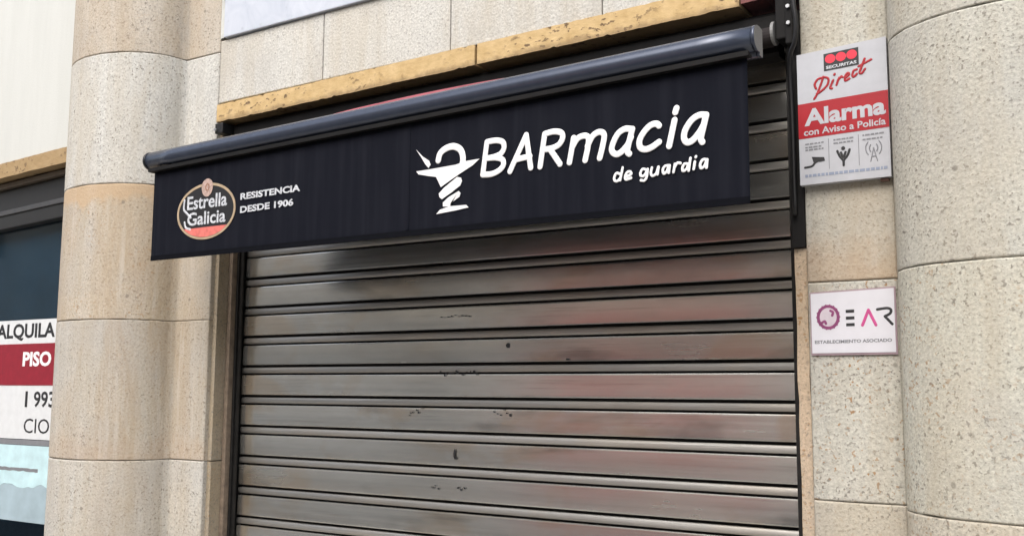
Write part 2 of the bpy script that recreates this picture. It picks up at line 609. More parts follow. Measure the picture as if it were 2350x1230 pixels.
def profile(cx, a, b, x_strip_end, side, n=28, flank=0.19):
    """plan line of a half column (centre cx, half width a, depth b) with a strip on one side"""
    pts = []
    for i in range(n + 1):
        t = math.pi * i / n
        # slightly squared half ellipse
        c, s = math.cos(t), math.sin(t)
        pts.append((cx - a * c, YF - b * (abs(s) ** 0.92)))
    return pts


def block(name, plan, z0, z1, m, parent, back=0.10, bev=0.0024, seed=0):
    """one stone: the plan line extruded between two joints, edges a little rounded and uneven"""
    g = 0.0013
    z0 += g
    z1 -= g
    levels = [(z0, bev), (z0 + bev, 0.0), (z0 + 2.2 * bev, 0.0), ((z0 + z1) / 2, 0.0), (z1 - 2.2 * bev, 0.0), (z1 - bev, 0.0), (z1, bev)]
    bm = bmesh.new()
    rows = []
    n = len(plan)
    for z, ins in levels:
        row = []
        for i, (x, y) in enumerate(plan):
            w = 0.0012 * noise.noise(Vector((x * 9 + seed, y * 9, z * 7)))
            row.append(bm.verts.new((x, y + ins + w, z + (0.0022 * noise.noise(Vector((x * 38, y * 38 + seed, z))) if ins else 0))))
        row.append(bm.verts.new((plan[-1][0], back, z)))
        row.append(bm.verts.new((plan[0][0], back, z)))
        rows.append(row)
    k = n + 2
    for a, b in zip(rows, rows[1:]):
        for i in range(k):
            bm.faces.new((a[i], a[(i + 1) % k], b[(i + 1) % k], b[i]))
    bm.faces.new(rows[0][::-1])
    bm.faces.new(rows[-1])
    bmesh.ops.recalc_face_normals(bm, faces=bm.faces)
    me = bpy.data.meshes.new(name)
    bm.to_mesh(me)
    bm.free()
    o = link(name, me, m, parent)
    for p in me.polygons:
        p.use_smooth = abs(p.normal.z) < 0.5 and abs(p.normal.y) > 0.02
    return o


# left pilaster: half column with a strip on each side, one stone per course
LC, LA, LB = -0.530, 0.285, 0.235
left = thing('stone_pilaster', 'rounded granite pilaster at left whose orange stained stone lies below a pale grey one', 'pilaster', (LC, 0, 0))
lp = profile(LC, LA, LB, XL, 1)
lplan = [(LC - LA - 0.004, 0.0)] + lp + [(LC + LA + 0.03, YF - 0.001), (XL - 0.006, YF - 0.001), (XL - 0.001, YF + 0.004)]
for i, (z0, z1, m) in enumerate(((2.878, 3.45, G_BEIGE), (2.365, 2.878, G_WHITE), (1.850, 2.365, G_TAN),
                                 (1.333, 1.850, G_MID), (0.80, 1.333, G_LOW), (0.27, 0.80, G_MID), (0.0, 0.27, G_LOW))):
    block('stone_block', lplan, z0, z1, m, left, seed=i * 3.1)
box('mortar_core', -0.80, XL - 0.012, YF + 0.012, 0.09, 0, 3.44, MORTAR, left)
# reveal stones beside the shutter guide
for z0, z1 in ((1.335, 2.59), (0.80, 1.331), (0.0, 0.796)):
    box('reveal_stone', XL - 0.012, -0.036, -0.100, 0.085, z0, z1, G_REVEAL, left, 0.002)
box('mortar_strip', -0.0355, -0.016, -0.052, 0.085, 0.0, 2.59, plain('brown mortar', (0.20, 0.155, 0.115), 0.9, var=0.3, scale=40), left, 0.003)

# right pilaster
RC, RA, RB = 2.690, 0.300, 0.215
right = thing('stone_pilaster', 'rounded granite pilaster at right carrying the alarm sign and the small plaque', 'pilaster', (RC, 0, 0))
rp = profile(RC, RA, RB, XR, -1)
cplan = rp + [(3.20, YF)]
for i, (z0, z1, m) in enumerate(((2.447, 3.45, G_R1), (1.884, 2.447, G_R1), (1.327, 1.884, G_R3C), (0.76, 1.327, G_R4), (0.0, 0.76, G_R3))):
    block('column_stone', cplan, z0, z1, m, right, seed=20 + i * 2.7)
splan = [(XR + 0.001, YF + 0.005), (XR + 0.006, YF), (2.27, YF), (2.380, YF), (2.387, YF + 0.006)]
for i, (z0, z1, m) in enumerate(((2.447, 3.45, G_R1), (1.873, 2.447, G_R2), (1.331, 1.873, G_R3), (0.76, 1.331, G_R4), (0.0, 0.76, G_R3))):
    block('strip_stone', splan, z0, z1, m, right, seed=40 + i * 2.3)
box('mortar_core', XR + 0.012, 3.19, YF + 0.012, 0.09, 0, 3.44, MORTAR, right)
# narrow rendered jamb between the guide and the strip
bm = bmesh.new()
N = 40
rows = []
for i in range(N + 1):
    z = 1.965 * i / N
    e = 0.0035 * noise.noise(Vector((3.3, 0, z * 16)))
    e2 = 0.004 * noise.noise(Vector((9.3, 0, z * 22)))
    rows.append([bm.verts.new(p) for p in ((2.128 + e * .4, 0.06, z), (2.130 + e, -0.098, z), (XR - 0.002 + e2 * .5, -0.106 + e2, z), (XR - 0.001, 0.06, z))])
for a, b in zip(rows, rows[1:]):
    for k in range(4):
        bm.faces.new((a[k], a[(k + 1) % 4], b[(k + 1) % 4], b[k]))
bm.faces.new(rows[0][::-1]); bm.faces.new(rows[-1])
from_bm('jamb_strip', bm, JAMB, right)

# wall over the shutter: granite slabs in a row, marble slab above
KZ = 0.012
wall = thing('stone_wall', 'pale granite slab wall above the shutter with a bluish slab over it', 'wall', (1.05, 0, 2.68))
for x0, x1 in ((XL + 0.006, 0.4785), (0.4825, 1.0335), (1.0375, 1.585), (1.589, 2.135)):
    bm = bmesh.new()
    bbox(bm, x0, x1, YF - 0.002, 0.08, 2.676, 2.921, 0.003)
    for v in bm.verts:
        v.co.z += KZ * v.co.x
    from_bm('stone_slab', bm, G_SLAB, wall)
for x0, x1 in ((-0.022, 0.985), (0.989, 2.135)):
    bm = bmesh.new()
    bbox(bm, x0, x1, YF - 0.016, 0.08, 2.926, 3.45, 0.004)
    for v in bm.verts:
        v.co.z += 0.004 * v.co.x
    from_bm('marble_slab', bm, MARBLE, wall)
box('mortar_core', XL + 0.004, 2.150, YF + 0.014, 0.09, 2.672, 3.44, MORTAR, wall)
# rough mortar fillet at the corner beside the marble
bm = bmesh.new()
rows = []
for i in range(31):
    z = 2.93 + 0.5 * i / 30
    e = 0.008 * noise.noise(Vector((1.3, 0, z * 25)))
    rows.append([bm.verts.new(p) for p in ((XL + 0.003, YF - 0.003, z), (-0.027 + e, YF - 0.007 + e, z), (-0.027 + e, YF + 0.02, z), (XL + 0.003, YF + 0.02, z))])
for a, b in zip(rows, rows[1:]):
    for k in range(4):
        bm.faces.new((a[k], a[(k + 1) % 4], b[(k + 1) % 4], b[k]))
from_bm('mortar_fillet', bm, PLASTER, wall)


# ochre lintel in two lengths, chipped along both edges
def chipped(name, x0, x1, z0, z1, y0, y1, m, parent, kz, chip=1.5, off=0.0):
    bm = bmesh.new()
    n = max(8, int((x1 - x0) / 0.012))
    rows = []
    for i in range(n + 1):
        x = x0 + (x1 - x0) * i / n
        a = noise.noise(Vector((x * 11 + off, 1.7, 0)))
        b = noise.noise(Vector((x * 34 + off, 5.1, 0)))
        c = noise.noise(Vector((x * 55 + off, 8.8, 0)))
        lo = 0.0022 * a + chip * 0.006 * max(0, b - 0.12)
        hi = 0.0018 * b - chip * 0.010 * max(0, c - 0.28)
        k = kz * x
        rows.append([bm.verts.new(p) for p in ((x, y0 + 0.002 * c, z0 + lo + k), (x, y0 + 0.001 * a, z1 + hi + k),
                                               (x, y1, z1 + hi + k), (x, y1, z0 + lo + k))])
    for p, q in zip(rows, rows[1:]):
        for k in range(4):
            bm.faces.new((p[k], p[(k + 1) % 4], q[(k + 1) % 4], q[k]))
    bm.faces.new(rows[0][::-1])
    bm.faces.new(rows[-1])
    return from_bm(name, bm, m, parent)


lintel = thing('lintel', 'ochre stone lintel over the shutter, chipped and cracked beside its middle', 'lintel', (1.05, YF, 2.6))
chipped('lintel_stone', XL + 0.002, 1.134, 2.601, 2.669, YF - 0.006, 0.085, OCHRE, lintel, 0.0185)
chipped('lintel_stone', 1.144, 2.005, 2.601, 2.669, YF - 0.006, 0.085, OCHRE, lintel, 0.0185, off=4)
e = chipped('lintel_end', 2.009, 2.150, 2.608, 2.668, YF - 0.002, 0.085, plain('red brown paint', (0.16, 0.05, 0.045), 0.7, var=0.4), lintel, 0.0185, off=9)
e['label'] = 'red brown end piece'

# ---------------------------------------------------------------- left neighbour: plaster wall, lintel, shop window
pw = thing('plaster_wall', 'cream streaked wall above the shop window at far left', 'wall', (-1.9, 0, 2.67))
box('wall_panel', -3.2, -0.822, YF + 0.02, 0.09, 2.675, 3.50, PLASTER, pw, kz=0.040)
ll = thing('lintel', 'short ochre lintel over the dark shop window at far left', 'lintel', (-1.9, YF, 2.6))
chipped('lintel_stone', -3.2, -0.822, 2.604, 2.672, YF + 0.012, 0.085, OCHRE, ll, 0.040, chip=0.4, off=14)

win = thing('shop_window', 'dark glazed shop window at far left beside the rounded pilaster', 'window', (-1.9, 0, 0.4))
box('shutter_box', -3.1, -0.83, -0.045, 0.10, 2.605, 2.672, BLACKMAT, win, 0.004, kz=0.045)
box('head_rail', -3.1, -0.83, -0.060, 0.02, 2.580, 2.602, RAIL, win, 0.003, kz=0.045)
box('head_frame', -3.1, -0.83, -0.035, 0.06, 2.395, 2.577, FRAME, win, 0.004, kz=0.045)
box('transom_rail', -3.1, -0.83, -0.042, -0.0352, 2.458, 2.480, plain('grey rail', (0.06, 0.06, 0.062), 0.4), win, 0.002, kz=0.045)
box('sill_frame', -3.1, -0.83, -0.035, 0.06, 0.62, 0.70, FRAME, win, 0.004)
box('side_frame', -0.885, -0.832, -0.040, 0.055, 0.702, 2.343, FRAME, win, 0.004)
box('side_frame', -3.1, -3.04, -0.040, 0.055, 0.702, 2.343, FRAME, win, 0.004)
box('pane', -3.038, -0.887, 0.004, 0.010, 0.703, 2.342, GLASS, win)
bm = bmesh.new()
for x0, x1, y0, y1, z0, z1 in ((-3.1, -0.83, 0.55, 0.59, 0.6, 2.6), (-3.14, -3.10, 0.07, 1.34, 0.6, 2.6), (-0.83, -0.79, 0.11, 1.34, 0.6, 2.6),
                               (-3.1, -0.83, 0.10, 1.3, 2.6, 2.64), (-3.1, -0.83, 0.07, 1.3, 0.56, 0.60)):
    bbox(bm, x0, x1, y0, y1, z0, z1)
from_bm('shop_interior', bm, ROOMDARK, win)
box('blind', -3.0, -0.89, 0.030, 0.036, 1.02, 2.40, plain('slate blue blind', (0.105, 0.150, 0.185), 0.8, var=0.25, scale=3), win)
box('stall_riser', -3.1, -0.83, -0.05, 0.05, 0.0, 0.618, G_LOW, win, 0.003)

rs = thing('rental_sign', 'white rental notice with a maroon PISO band stuck on the left shop window', 'sign', (-1.4, -0.004, 1.64))
box('paper', -1.66, -1.12, -0.0025, 0.003, 1.369, 1.900, PAPER, rs)
box('maroon_band', -1.66, -1.12, -0.0040, -0.0026, 1.606, 1.792, MAROON, rs)
text('lettering', 'ALQUILA', -1.622, -1.176, 1.806, 1.884, -0.0027, INK, rs, bold=0.03)
text('lettering', 'PISO', -1.402, -1.190, 1.690, 1.756, -0.0042, WHITE, rs, bold=0.035)
text('lettering', '1', -1.368, -1.350, 1.510, 1.580, -0.0027, INK, rs, bold=0.02)
text('lettering', '993', -1.303, -1.150, 1.510, 1.580, -0.0027, INK, rs, bold=0.02)
text('lettering', 'CIO', -1.366, -1.178, 1.396, 1.460, -0.0027, INK, rs, bold=0.0)
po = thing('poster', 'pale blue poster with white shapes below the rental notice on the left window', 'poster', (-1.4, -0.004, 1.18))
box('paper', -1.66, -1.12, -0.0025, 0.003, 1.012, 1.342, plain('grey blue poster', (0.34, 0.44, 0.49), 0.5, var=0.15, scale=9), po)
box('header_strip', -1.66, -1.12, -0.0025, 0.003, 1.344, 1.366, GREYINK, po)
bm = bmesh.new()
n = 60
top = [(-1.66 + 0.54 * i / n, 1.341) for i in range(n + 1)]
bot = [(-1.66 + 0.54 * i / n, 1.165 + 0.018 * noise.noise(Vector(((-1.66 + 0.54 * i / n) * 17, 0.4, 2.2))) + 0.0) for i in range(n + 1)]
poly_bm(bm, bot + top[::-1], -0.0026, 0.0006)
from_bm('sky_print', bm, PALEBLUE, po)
bm = bmesh.new()
pts = [(-1.64 + 0.40 * i / 30, 1.243 + 0.004 * noise.noise(Vector((i * .4, 3, 0)))) for i in range(31)]
poly_bm(bm, pts + [(x, z - 0.014 - 0.004 * noise.noise(Vector((x * 30, 6, 0)))) for x, z in pts[::-1]], -0.0033, 0.0005)
from_bm('grey_stroke', bm, GREYINK, po)
# ---------------------------------------------------------------- roller shutter
P, Z0, X0, X1 = 0.11, 2.0125, 0.004, 2.108
sh = thing('roller_shutter', 'closed brushed steel roller shutter of wide ribbed slats under the black awning', 'shutter', (1.05, 0, 0))


def slat_mesh(prof, name, x0=X0, x1=X1, nx=24):
    bm = bmesh.new()
    rows = []
    for i in range(nx + 1):
        x = x0 + (x1 - x0) * i / nx
        rows.append([bm.verts.new((x - 1.05, y, z)) for y, z in prof])
    for a, b in zip(rows, rows[1:]):
        for k in range(len(prof) - 1):
            bm.faces.new((a[k], a[k + 1], b[k + 1], b[k]))
    bmesh.ops.recalc_face_normals(bm, faces=bm.faces)
    me = bpy.data.meshes.new(name)
    bm.to_mesh(me)
    bm.free()
    for p in me.polygons:
        p.use_smooth = abs(p.normal.z) < 0.6
    for e in me.edges:
        pass
    me.set_sharp_from_angle(angle=math.radians(40))
    return me


face_prof = [(0.017, -0.0355), (-0.0016, -0.0357)]
for i in range(15):
    t = i / 14
    face_prof.append((-0.0017 - 0.0009 * math.sin(math.pi * t), -0.0359 - t * (0.1070 - 0.0359)))
face_prof += [(-0.0016, -0.1072), (0.017, -0.1074)]
rib_prof = [(0.017, -0.0072), (0.0015, -0.0074)]
for i in range(9):
    a = math.pi * (0.12 + 0.76 * i / 8)
    rib_prof.append((0.0030 - 0.0050 * math.sin(a), -0.01785 + 0.0110 * math.cos(a)))
rib_prof += [(0.0015, -0.0283), (0.017, -0.0285)]
face_me = slat_mesh(face_prof, 'slat')
rib_me = slat_mesh(rib_prof, 'rib')
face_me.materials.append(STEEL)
rib_me.materials.append(STEEL_RIB)
for k in range(-5, 19):
    z = Z0 - k * P
    if z - P < -0.02:
        continue
    s = bpy.data.objects.new('slat', face_me)
    COL.objects.link(s)
    s.parent = sh
    s.location = (0, 0, z)
    s.rotation_euler = (random.uniform(-0.012, 0.012), 0, random.uniform(-0.0012, 0.0012))
    r = bpy.data.objects.new('rib', rib_me)
    COL.objects.link(r)
    r.parent = s
box('backing', X0, X1, 0.017, 0.024, 0.01, 2.57, BLACKMAT, sh)
bm = bmesh.new()
bbox(bm, -0.0155, -0.006, -0.030, 0.03, 0, 2.56, 0.002)
bbox(bm, -0.006, 0.008, -0.020, -0.014, 0, 2.56)
from_bm('guide_rail', bm, STEEL_DARK, sh)
bm = bmesh.new()
bbox(bm, 2.111, 2.127, -0.030, 0.03, 0, 2.56, 0.002)
bbox(bm, 2.100, 2.111, -0.030, -0.024, 0, 2.56)
from_bm('guide_rail', bm, STEEL_DARK, sh)
gc = box('guide_cover', 2.128, XR - 0.002, -0.112, 0.05, 1.967, 2.60, BLACKMAT, sh, 0.002)
box('bottom_bar', X0, X1, -0.010, 0.015, 0.003, 0.032, STEEL_DARK, sh, 0.003)

# small dark scuffs and paint remains
def blot(bm, cx, cz, w, h, y, seed, n=12):
    pts = []
    for k in range(n):
        a = 2 * math.pi * k / n
        q = 1 + 0.6 * noise.noise(Vector((math.cos(a) * 1.3 + seed, math.sin(a) * 1.3, seed * 3.1)))
        pts.append((cx + w * q * math.cos(a), cz + h * q * math.sin(a)))
    poly_bm(bm, pts, y, 0.0005)


SC = [(1.190, 1.736, 0.007, 0.007), (0.989, 1.392, 0.0045, 0.016), (0.994, 1.380, 0.006, 0.004), (1.405, 1.691, 0.006, 0.003)]
for i in range(13):
    SC.append((0.93 + 0.012 * i + random.uniform(-.004, .004), 1.648 + random.uniform(-.006, .010), random.uniform(.002, .006), random.uniform(.0015, .004)))
for i in range(7):
    SC.append((0.80 + 0.010 * i + random.uniform(-.004, .004), 1.518 + 0.003 * i + random.uniform(-.008, .008), random.uniform(.0015, .0035), random.uniform(.0015, .004)))
for i in range(6):
    SC.append((1.14 + 0.012 * i, 1.533 - 0.004 * (i % 3) + random.uniform(-.006, .006), random.uniform(.002, .004), random.uniform(.002, .005)))
for i in range(8):
    SC.append((0.90 + 0.10 * (i // 4) + 0.009 * (i % 4) + random.uniform(-.004, .004), 1.285 + random.uniform(-.005, .005), random.uniform(.002, .005), random.uniform(.0015, .003)))
for i in range(9):
    SC.append((0.93 + 0.014 * i, 1.836 + random.uniform(-.003, .003), random.uniform(.003, .006), random.uniform(.0012, .0022)))
bm = bmesh.new()
for i, (x, z, w, h) in enumerate(SC):
    blot(bm, x, z, w, h, -0.0056, i * 1.7)
o = from_bm('paint_scuffs', bm, INK, sh)
o['kind'] = 'stuff'

# ---------------------------------------------------------------- awning
YA, AK = -0.44, 0.0185
aw = thing('awning', 'black retracted awning with white cup emblem and lettering in front of the steel shutter', 'awning', (1.05, YA, 2.2))


def extrude_x(name, prof, x0, x1, m, parent, kz=AK, smooth=True, nx=16):
    bm = bmesh.new()
    rows = []
    for i in range(nx + 1):
        x = x0 + (x1 - x0) * i / nx
        rows.append([bm.verts.new((x, y, z + kz * x)) for y, z in prof])
    n = len(prof)
    for a, b in zip(rows, rows[1:]):
        for k in range(n):
            bm.faces.new((a[k], a[(k + 1) % n], b[(k + 1) % n], b[k]))
    bm.faces.new(rows[0][::-1])
    bm.faces.new(rows[-1])
    o = from_bm(name, bm, m, parent)
    if smooth:
        for p in o.data.polygons:
            p.use_smooth = len(p.vertices) == 4
    return o


bar = []
for i in range(25):                                # round front, flat back, lip beneath
    a = math.radians(100 - 210 * i / 24)
    bar.append((YA + 0.004 - 0.031 * math.cos(a) * 1.0, 2.384 + 0.031 * math.sin(a)))
bar_prof = [(YA + 0.034, 2.412), (YA + 0.016, 2.4155)] + bar[1:] + [(YA + 0.010, 2.346), (YA + 0.034, 2.346)]
front = extrude_x('front_bar', bar_prof, -0.016, 2.148, GREYCOAT, aw)
cap_prof = [(YA + 0.004 + (y - YA - 0.004) * 1.03, 2.381 + (z - 2.381) * 1.02) for y, z in bar_prof]
extrude_x('end_cap', cap_prof, -0.026, -0.0165, BLACK, aw, nx=1)
extrude_x('end_cap', cap_prof, 2.1485, 2.157, GREYCOAT, aw, nx=1)
extrude_x('trim_lip', [(YA - 0.020, 2.352), (YA - 0.020, 2.340), (YA + 0.006, 2.340), (YA + 0.006, 2.345)], -0.004, 2.140, BLACKMAT, aw, smooth=False)


def valance():
    bm = bmesh.new()
    nx, nz = 110, 22
    XA, XB = 0.008, 2.130
    zb = 2.031
    rows = []
    for j in range(nz + 1):
        row = []
        t = j / nz
        for i in range(nx + 1):
            x = XA + (XB - XA) * i / nx
            zt = 2.343 + AK * x
            z = zt + (zb - zt) * t
            rip = (0.0010 * math.sin(x * 13 + 1.2) + 0.0009 * noise.noise(Vector((x * 9, 0, z * 3)))) * t
            row.append(bm.verts.new((x, YA + rip, z)))
        rows.append(row)
    for a, b in zip(rows, rows[1:]):
        for i in range(nx):
            bm.faces.new((a[i], a[i + 1], b[i + 1], b[i]))
    o = from_bm('valance', bm, FABRIC, aw, True)
    md = o.modifiers.new('thickness', 'SOLIDIFY')
    md.thickness = 0.0015
    md.offset = 0
    return o


val = valance()
hem = extrude_x('hem', [(YA - 0.0022, 2.031), (YA - 0.0022, 2.048), (YA + 0.0022, 2.048), (YA + 0.0022, 2.031)], 0.009, 2.129, plain('hem cloth', (0.004, 0.0045, 0.007), 0.85, spec=0.08), val, kz=0.0, smooth=False)
for xs in (1.118,):                      # sewn seams down the cloth
    bm = bmesh.new()
    bbox(bm, xs, xs + 0.011, YA - 0.0021, YA - 0.0009, 2.050, 2.338 + AK * xs)
    from_bm('seam', bm, FABRIC, val)

# cassette, roller, canopy cloth, arms, brackets
extrude_x('cassette', [(-0.085, 2.585), (-0.075, 2.597), (-0.030, 2.597), (-0.030, 2.470), (-0.075, 2.470), (-0.085, 2.480)], 0.0, 2.098, BLACKMAT, aw, 0.012, smooth=False)
bm = bmesh.new()
tube_bm(bm, [(x, -0.118, 2.512 + 0.012 * x) for x in (0.02, 2.095)], 0.027, 20)
from_bm('roller', bm, CANOPY, aw, False)
bm = bmesh.new()
tube_bm(bm, [(2.0955, -0.118, 2.545), (2.1035, -0.118, 2.545)], 0.032, 24)
from_bm('roller_cap', bm, plain('grey plastic', (0.20, 0.20, 0.195), 0.5), aw, False)
bm = bmesh.new()
rows = []
for i in range(41):
    x = 0.02 + (2.05 - 0.02) * i / 40
    row = []
    for j in range(9):
        t = j / 8
        y = (YA + 0.012) + t * (-0.130 - YA - 0.012)
        zb, ze = 2.408 + AK * x, 2.488 + 0.012 * x
        row.append(bm.verts.new((x, y, zb + (ze - zb) * t - 0.006 * math.sin(math.pi * t))))
    rows.append(row)
for a, b in zip(rows, rows[1:]):
    for k in range(8):
        bm.faces.new((a[k], a[k + 1], b[k + 1], b[k]))
can = from_bm('canopy', bm, CANOPY, aw, True)
can.modifiers.new('thickness', 'SOLIDIFY').thickness = 0.0015
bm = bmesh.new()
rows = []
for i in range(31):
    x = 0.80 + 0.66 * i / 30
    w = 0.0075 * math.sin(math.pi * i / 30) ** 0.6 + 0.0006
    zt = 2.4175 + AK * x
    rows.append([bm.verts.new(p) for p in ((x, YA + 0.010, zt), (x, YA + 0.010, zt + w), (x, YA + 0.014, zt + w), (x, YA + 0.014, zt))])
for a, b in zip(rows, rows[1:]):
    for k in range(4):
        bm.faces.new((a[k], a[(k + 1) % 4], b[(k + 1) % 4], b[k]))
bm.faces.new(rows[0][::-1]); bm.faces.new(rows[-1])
o = from_bm('reflection_strip', bm, REDREFLECT, aw)  # reflection on the back of the bar, modelled as a coloured strip
o['label'] = 'pinkish red reflection above the bar, built as a thin strip'
for xa, xb in ((0.14, 0.98), (1.98, 1.15)):          # folded arms behind the cloth
    arm = bpy.data.objects.new('arm', None)
    bm = bmesh.new()
    tube_bm(bm, [(xa, -0.14, 2.49), (xb, -0.24, 2.45)], 0.018, 8)
    tube_bm(bm, [(xb, -0.24, 2.45), (xa + (0.05 if xa < 1 else -0.05), YA + 0.04, 2.40 + AK * xa)], 0.015, 8)
    from_bm('arm', bm, BLACKMAT, aw)
    bpy.data.objects.remove(arm)
# left wall bracket with its bolt
bm = bmesh.new()
bbox(bm, -0.046, -0.004, -0.138, -0.02, 2.552, 2.592, 0.004)
br = from_bm('bracket', bm, BLACK, aw)
bm = bmesh.new()
tube_bm(bm, [(-0.038, -0.1385, 2.566), (-0.038, -0.146, 2.566)], 0.0065, 6)
from_bm('bolt', bm, ZINC, br)
# right wall bracket: tall plate with bolts
bm = bmesh.new()
bbox(bm, 2.136, 2.156, -0.150, -0.114, 2.500, 2.80, 0.004)
bbox(bm, 2.108, 2.136, -0.140, -0.05, 2.520, 2.64, 0.004)
br = from_bm('bracket', bm, BLACKMAT, aw)
for z in (2.635, 2.600, 2.555):
    bm = bmesh.new()
    tube_bm(bm, [(2.1465, -0.1505, z), (2.1465, -0.157, z)], 0.0055, 6)
    from_bm('bolt', bm, ZINC, br)
bm = bmesh.new()
pts = catmull([(2.158, -0.172, 2.82), (2.160, -0.172, 2.70), (2.166, -0.170, 2.60), (2.1700, -0.166, 2.545), (2.164, -0.160, 2.500), (2.149, -0.150, 2.470), (2.142, -0.135, 2.42), (2.142, -0.125, 2.30), (2.141, -0.122, 2.05)], 6)
tube_bm(bm, pts, 0.0065, 8)
cb = from_bm('cable', bm, BLACK, None, True)
setp(cb, label='black motor cable curving down beside the alarm sign', category='cable')

# ---- printing on the valance
LOGO = {"S": {"B1": [[1.3954, 2.2703], [1.3827, 2.1815]], "B2": [[1.3954, 2.2703], [1.4244, 2.2706], [1.4461, 2.2637], [1.451, 2.2475], [1.4415, 2.2323], [1.42, 2.2258], [1.3958, 2.2246]], "B3": [[1.3958, 2.2246], [1.4249, 2.2228], [1.4464, 2.2145], [1.4489, 2.1986], [1.4347, 2.1859], [1.4108, 2.1792], [1.3827, 2.1807]], "A1": [[1.4704, 2.1799], [1.5213, 2.2731]], "A2": [[1.5213, 2.2731], [1.5355, 2.1826]], "A3": [[1.4913, 2.21], [1.5331, 2.2139]], "R1": [[1.5786, 2.2684], [1.5643, 2.1821]], "R2": [[1.5786, 2.2684], [1.6057, 2.2711], [1.628, 2.265], [1.6324, 2.2505], [1.6213, 2.2341], [1.5989, 2.227], [1.5719, 2.2264]], "R3": [[1.5945, 2.2256], [1.6244, 2.1823]], "m1": [[1.6654, 2.2462], [1.6526, 2.183]], "m2": [[1.6596, 2.2194], [1.6763, 2.2428], [1.698, 2.2478], [1.7087, 2.2386], [1.7064, 2.2155], [1.6986, 2.1834]], "m3": [[1.7056, 2.2195], [1.7216, 2.2447], [1.7408, 2.2518], [1.7534, 2.2424], [1.749, 2.214], [1.7404, 2.1842]], "a1": [[1.829, 2.2476], [1.8118, 2.25], [1.7931, 2.241], [1.7784, 2.218], [1.7749, 2.1993], [1.7864, 2.1883], [1.8009, 2.1922], [1.8175, 2.2073], [1.8287, 2.2268]], "a2": [[1.8322, 2.2472], [1.8204, 2.205], [1.8186, 2.1901], [1.8234, 2.1849]], "c1": [[1.9045, 2.246], [1.8967, 2.2516], [1.8807, 2.2493], [1.8625, 2.2337], [1.8514, 2.2143], [1.854, 2.197], [1.868, 2.1908], [1.886, 2.1949], [1.904, 2.2049]], "i1": [[1.9458, 2.2541], [1.9305, 2.1911]], "i2": [[1.9513, 2.2831], [1.9481, 2.2735]], "a3": [[2.0242, 2.2559], [2.0092, 2.2573], [1.99, 2.2479], [1.9736, 2.2262], [1.9694, 2.2065], [1.9776, 2.1944], [1.991, 2.1974], [2.0084, 2.2142], [2.0219, 2.2343]], "a4": [[2.0272, 2.2554], [2.0167, 2.2167], [2.0126, 2.199], [2.0162, 2.1905]]}, "S2": {"d": [[1.7984, 2.1355], [1.7881, 2.1397], [1.7818, 2.1316], [1.7818, 2.1221], [1.79, 2.1194], [1.7983, 2.1272]], "d_": [[1.8047, 2.1519], [1.7974, 2.1205]], "e": [[1.8127, 2.1271], [1.8278, 2.1323], [1.825, 2.1394], [1.8169, 2.138], [1.8115, 2.1284], [1.8138, 2.1206], [1.8277, 2.1229]], "g": [[1.8694, 2.1389], [1.8594, 2.1419], [1.8533, 2.1332], [1.8544, 2.1256], [1.8632, 2.1254], [1.8705, 2.135]], "g_": [[1.873, 2.1403], [1.8696, 2.1202], [1.8631, 2.1127], [1.8543, 2.1144]], "u": [[1.8842, 2.1428], [1.8812, 2.1301], [1.8851, 2.1222], [1.8951, 2.1267], [1.9012, 2.1427]], "u_": [[1.902, 2.1426], [1.899, 2.1244]], "a": [[1.9286, 2.1433], [1.9188, 2.1425], [1.9132, 2.1339], [1.9155, 2.1244], [1.9233, 2.1291], [1.929, 2.1414]], "a_": [[1.9313, 2.1429], [1.9287, 2.1248]], "r": [[1.9453, 2.145], [1.9412, 2.1252]], "r_": [[1.9436, 2.136], [1.9508, 2.1462], [1.9596, 2.1452]], "d2": [[1.9787, 2.1411], [1.9699, 2.1421], [1.9644, 2.1336], [1.9658, 2.1254], [1.9746, 2.1288], [1.979, 2.1374]], "d2_": [[1.9854, 2.1549], [1.9803, 2.1245]], "i": [[1.9966, 2.1445], [1.9932, 2.1267]], "i_": [[1.9998, 2.1569], [1.999, 2.1555]], "a5": [[2.0252, 2.1466], [2.0166, 2.1469], [2.01, 2.1375], [2.0113, 2.1272], [2.02, 2.1309], [2.0258, 2.1429]], "a5_": [[2.0278, 2.1463], [2.0255, 2.1266]]}, "P3": {"bowl": [[1.1545, 2.2153], [1.1993, 2.2159], [1.2918, 2.2189], [1.3269, 2.2253], [1.3714, 2.2263], [1.3494, 2.211], [1.3123, 2.1947], [1.2772, 2.1784], [1.2418, 2.161], [1.2338, 2.1767], [1.2247, 2.1917], [1.1944, 2.198], [1.1626, 2.2058]], "spike": [[1.1531, 2.2783], [1.1748, 2.257], [1.1988, 2.2413], [1.2043, 2.229], [1.1976, 2.2204], [1.1864, 2.2324], [1.1695, 2.2568]], "twist1": [[1.2349, 2.1427], [1.2521, 2.157], [1.2974, 2.1838], [1.31, 2.1803], [1.3136, 2.1703], [1.3078, 2.1584], [1.2778, 2.1417], [1.246, 2.1264], [1.2382, 2.1318]], "twist2": [[1.2497, 2.1159], [1.2679, 2.1289], [1.303, 2.1434], [1.3096, 2.1373], [1.3057, 2.1272], [1.2757, 2.1113], [1.2759, 2.1025], [1.2504, 2.1049]], "foot": [[1.2276, 2.0855], [1.2403, 2.0966], [1.2733, 2.1036], [1.3285, 2.1022], [1.3365, 2.0944], [1.2937, 2.09]]}, "hook": [[1.2312, 2.2387], [1.2376, 2.2572], [1.2554, 2.2686], [1.2809, 2.2722], [1.3038, 2.2626], [1.3141, 2.2457], [1.3159, 2.2266], [1.312, 2.2144]]}
YL = YA - 0.0030
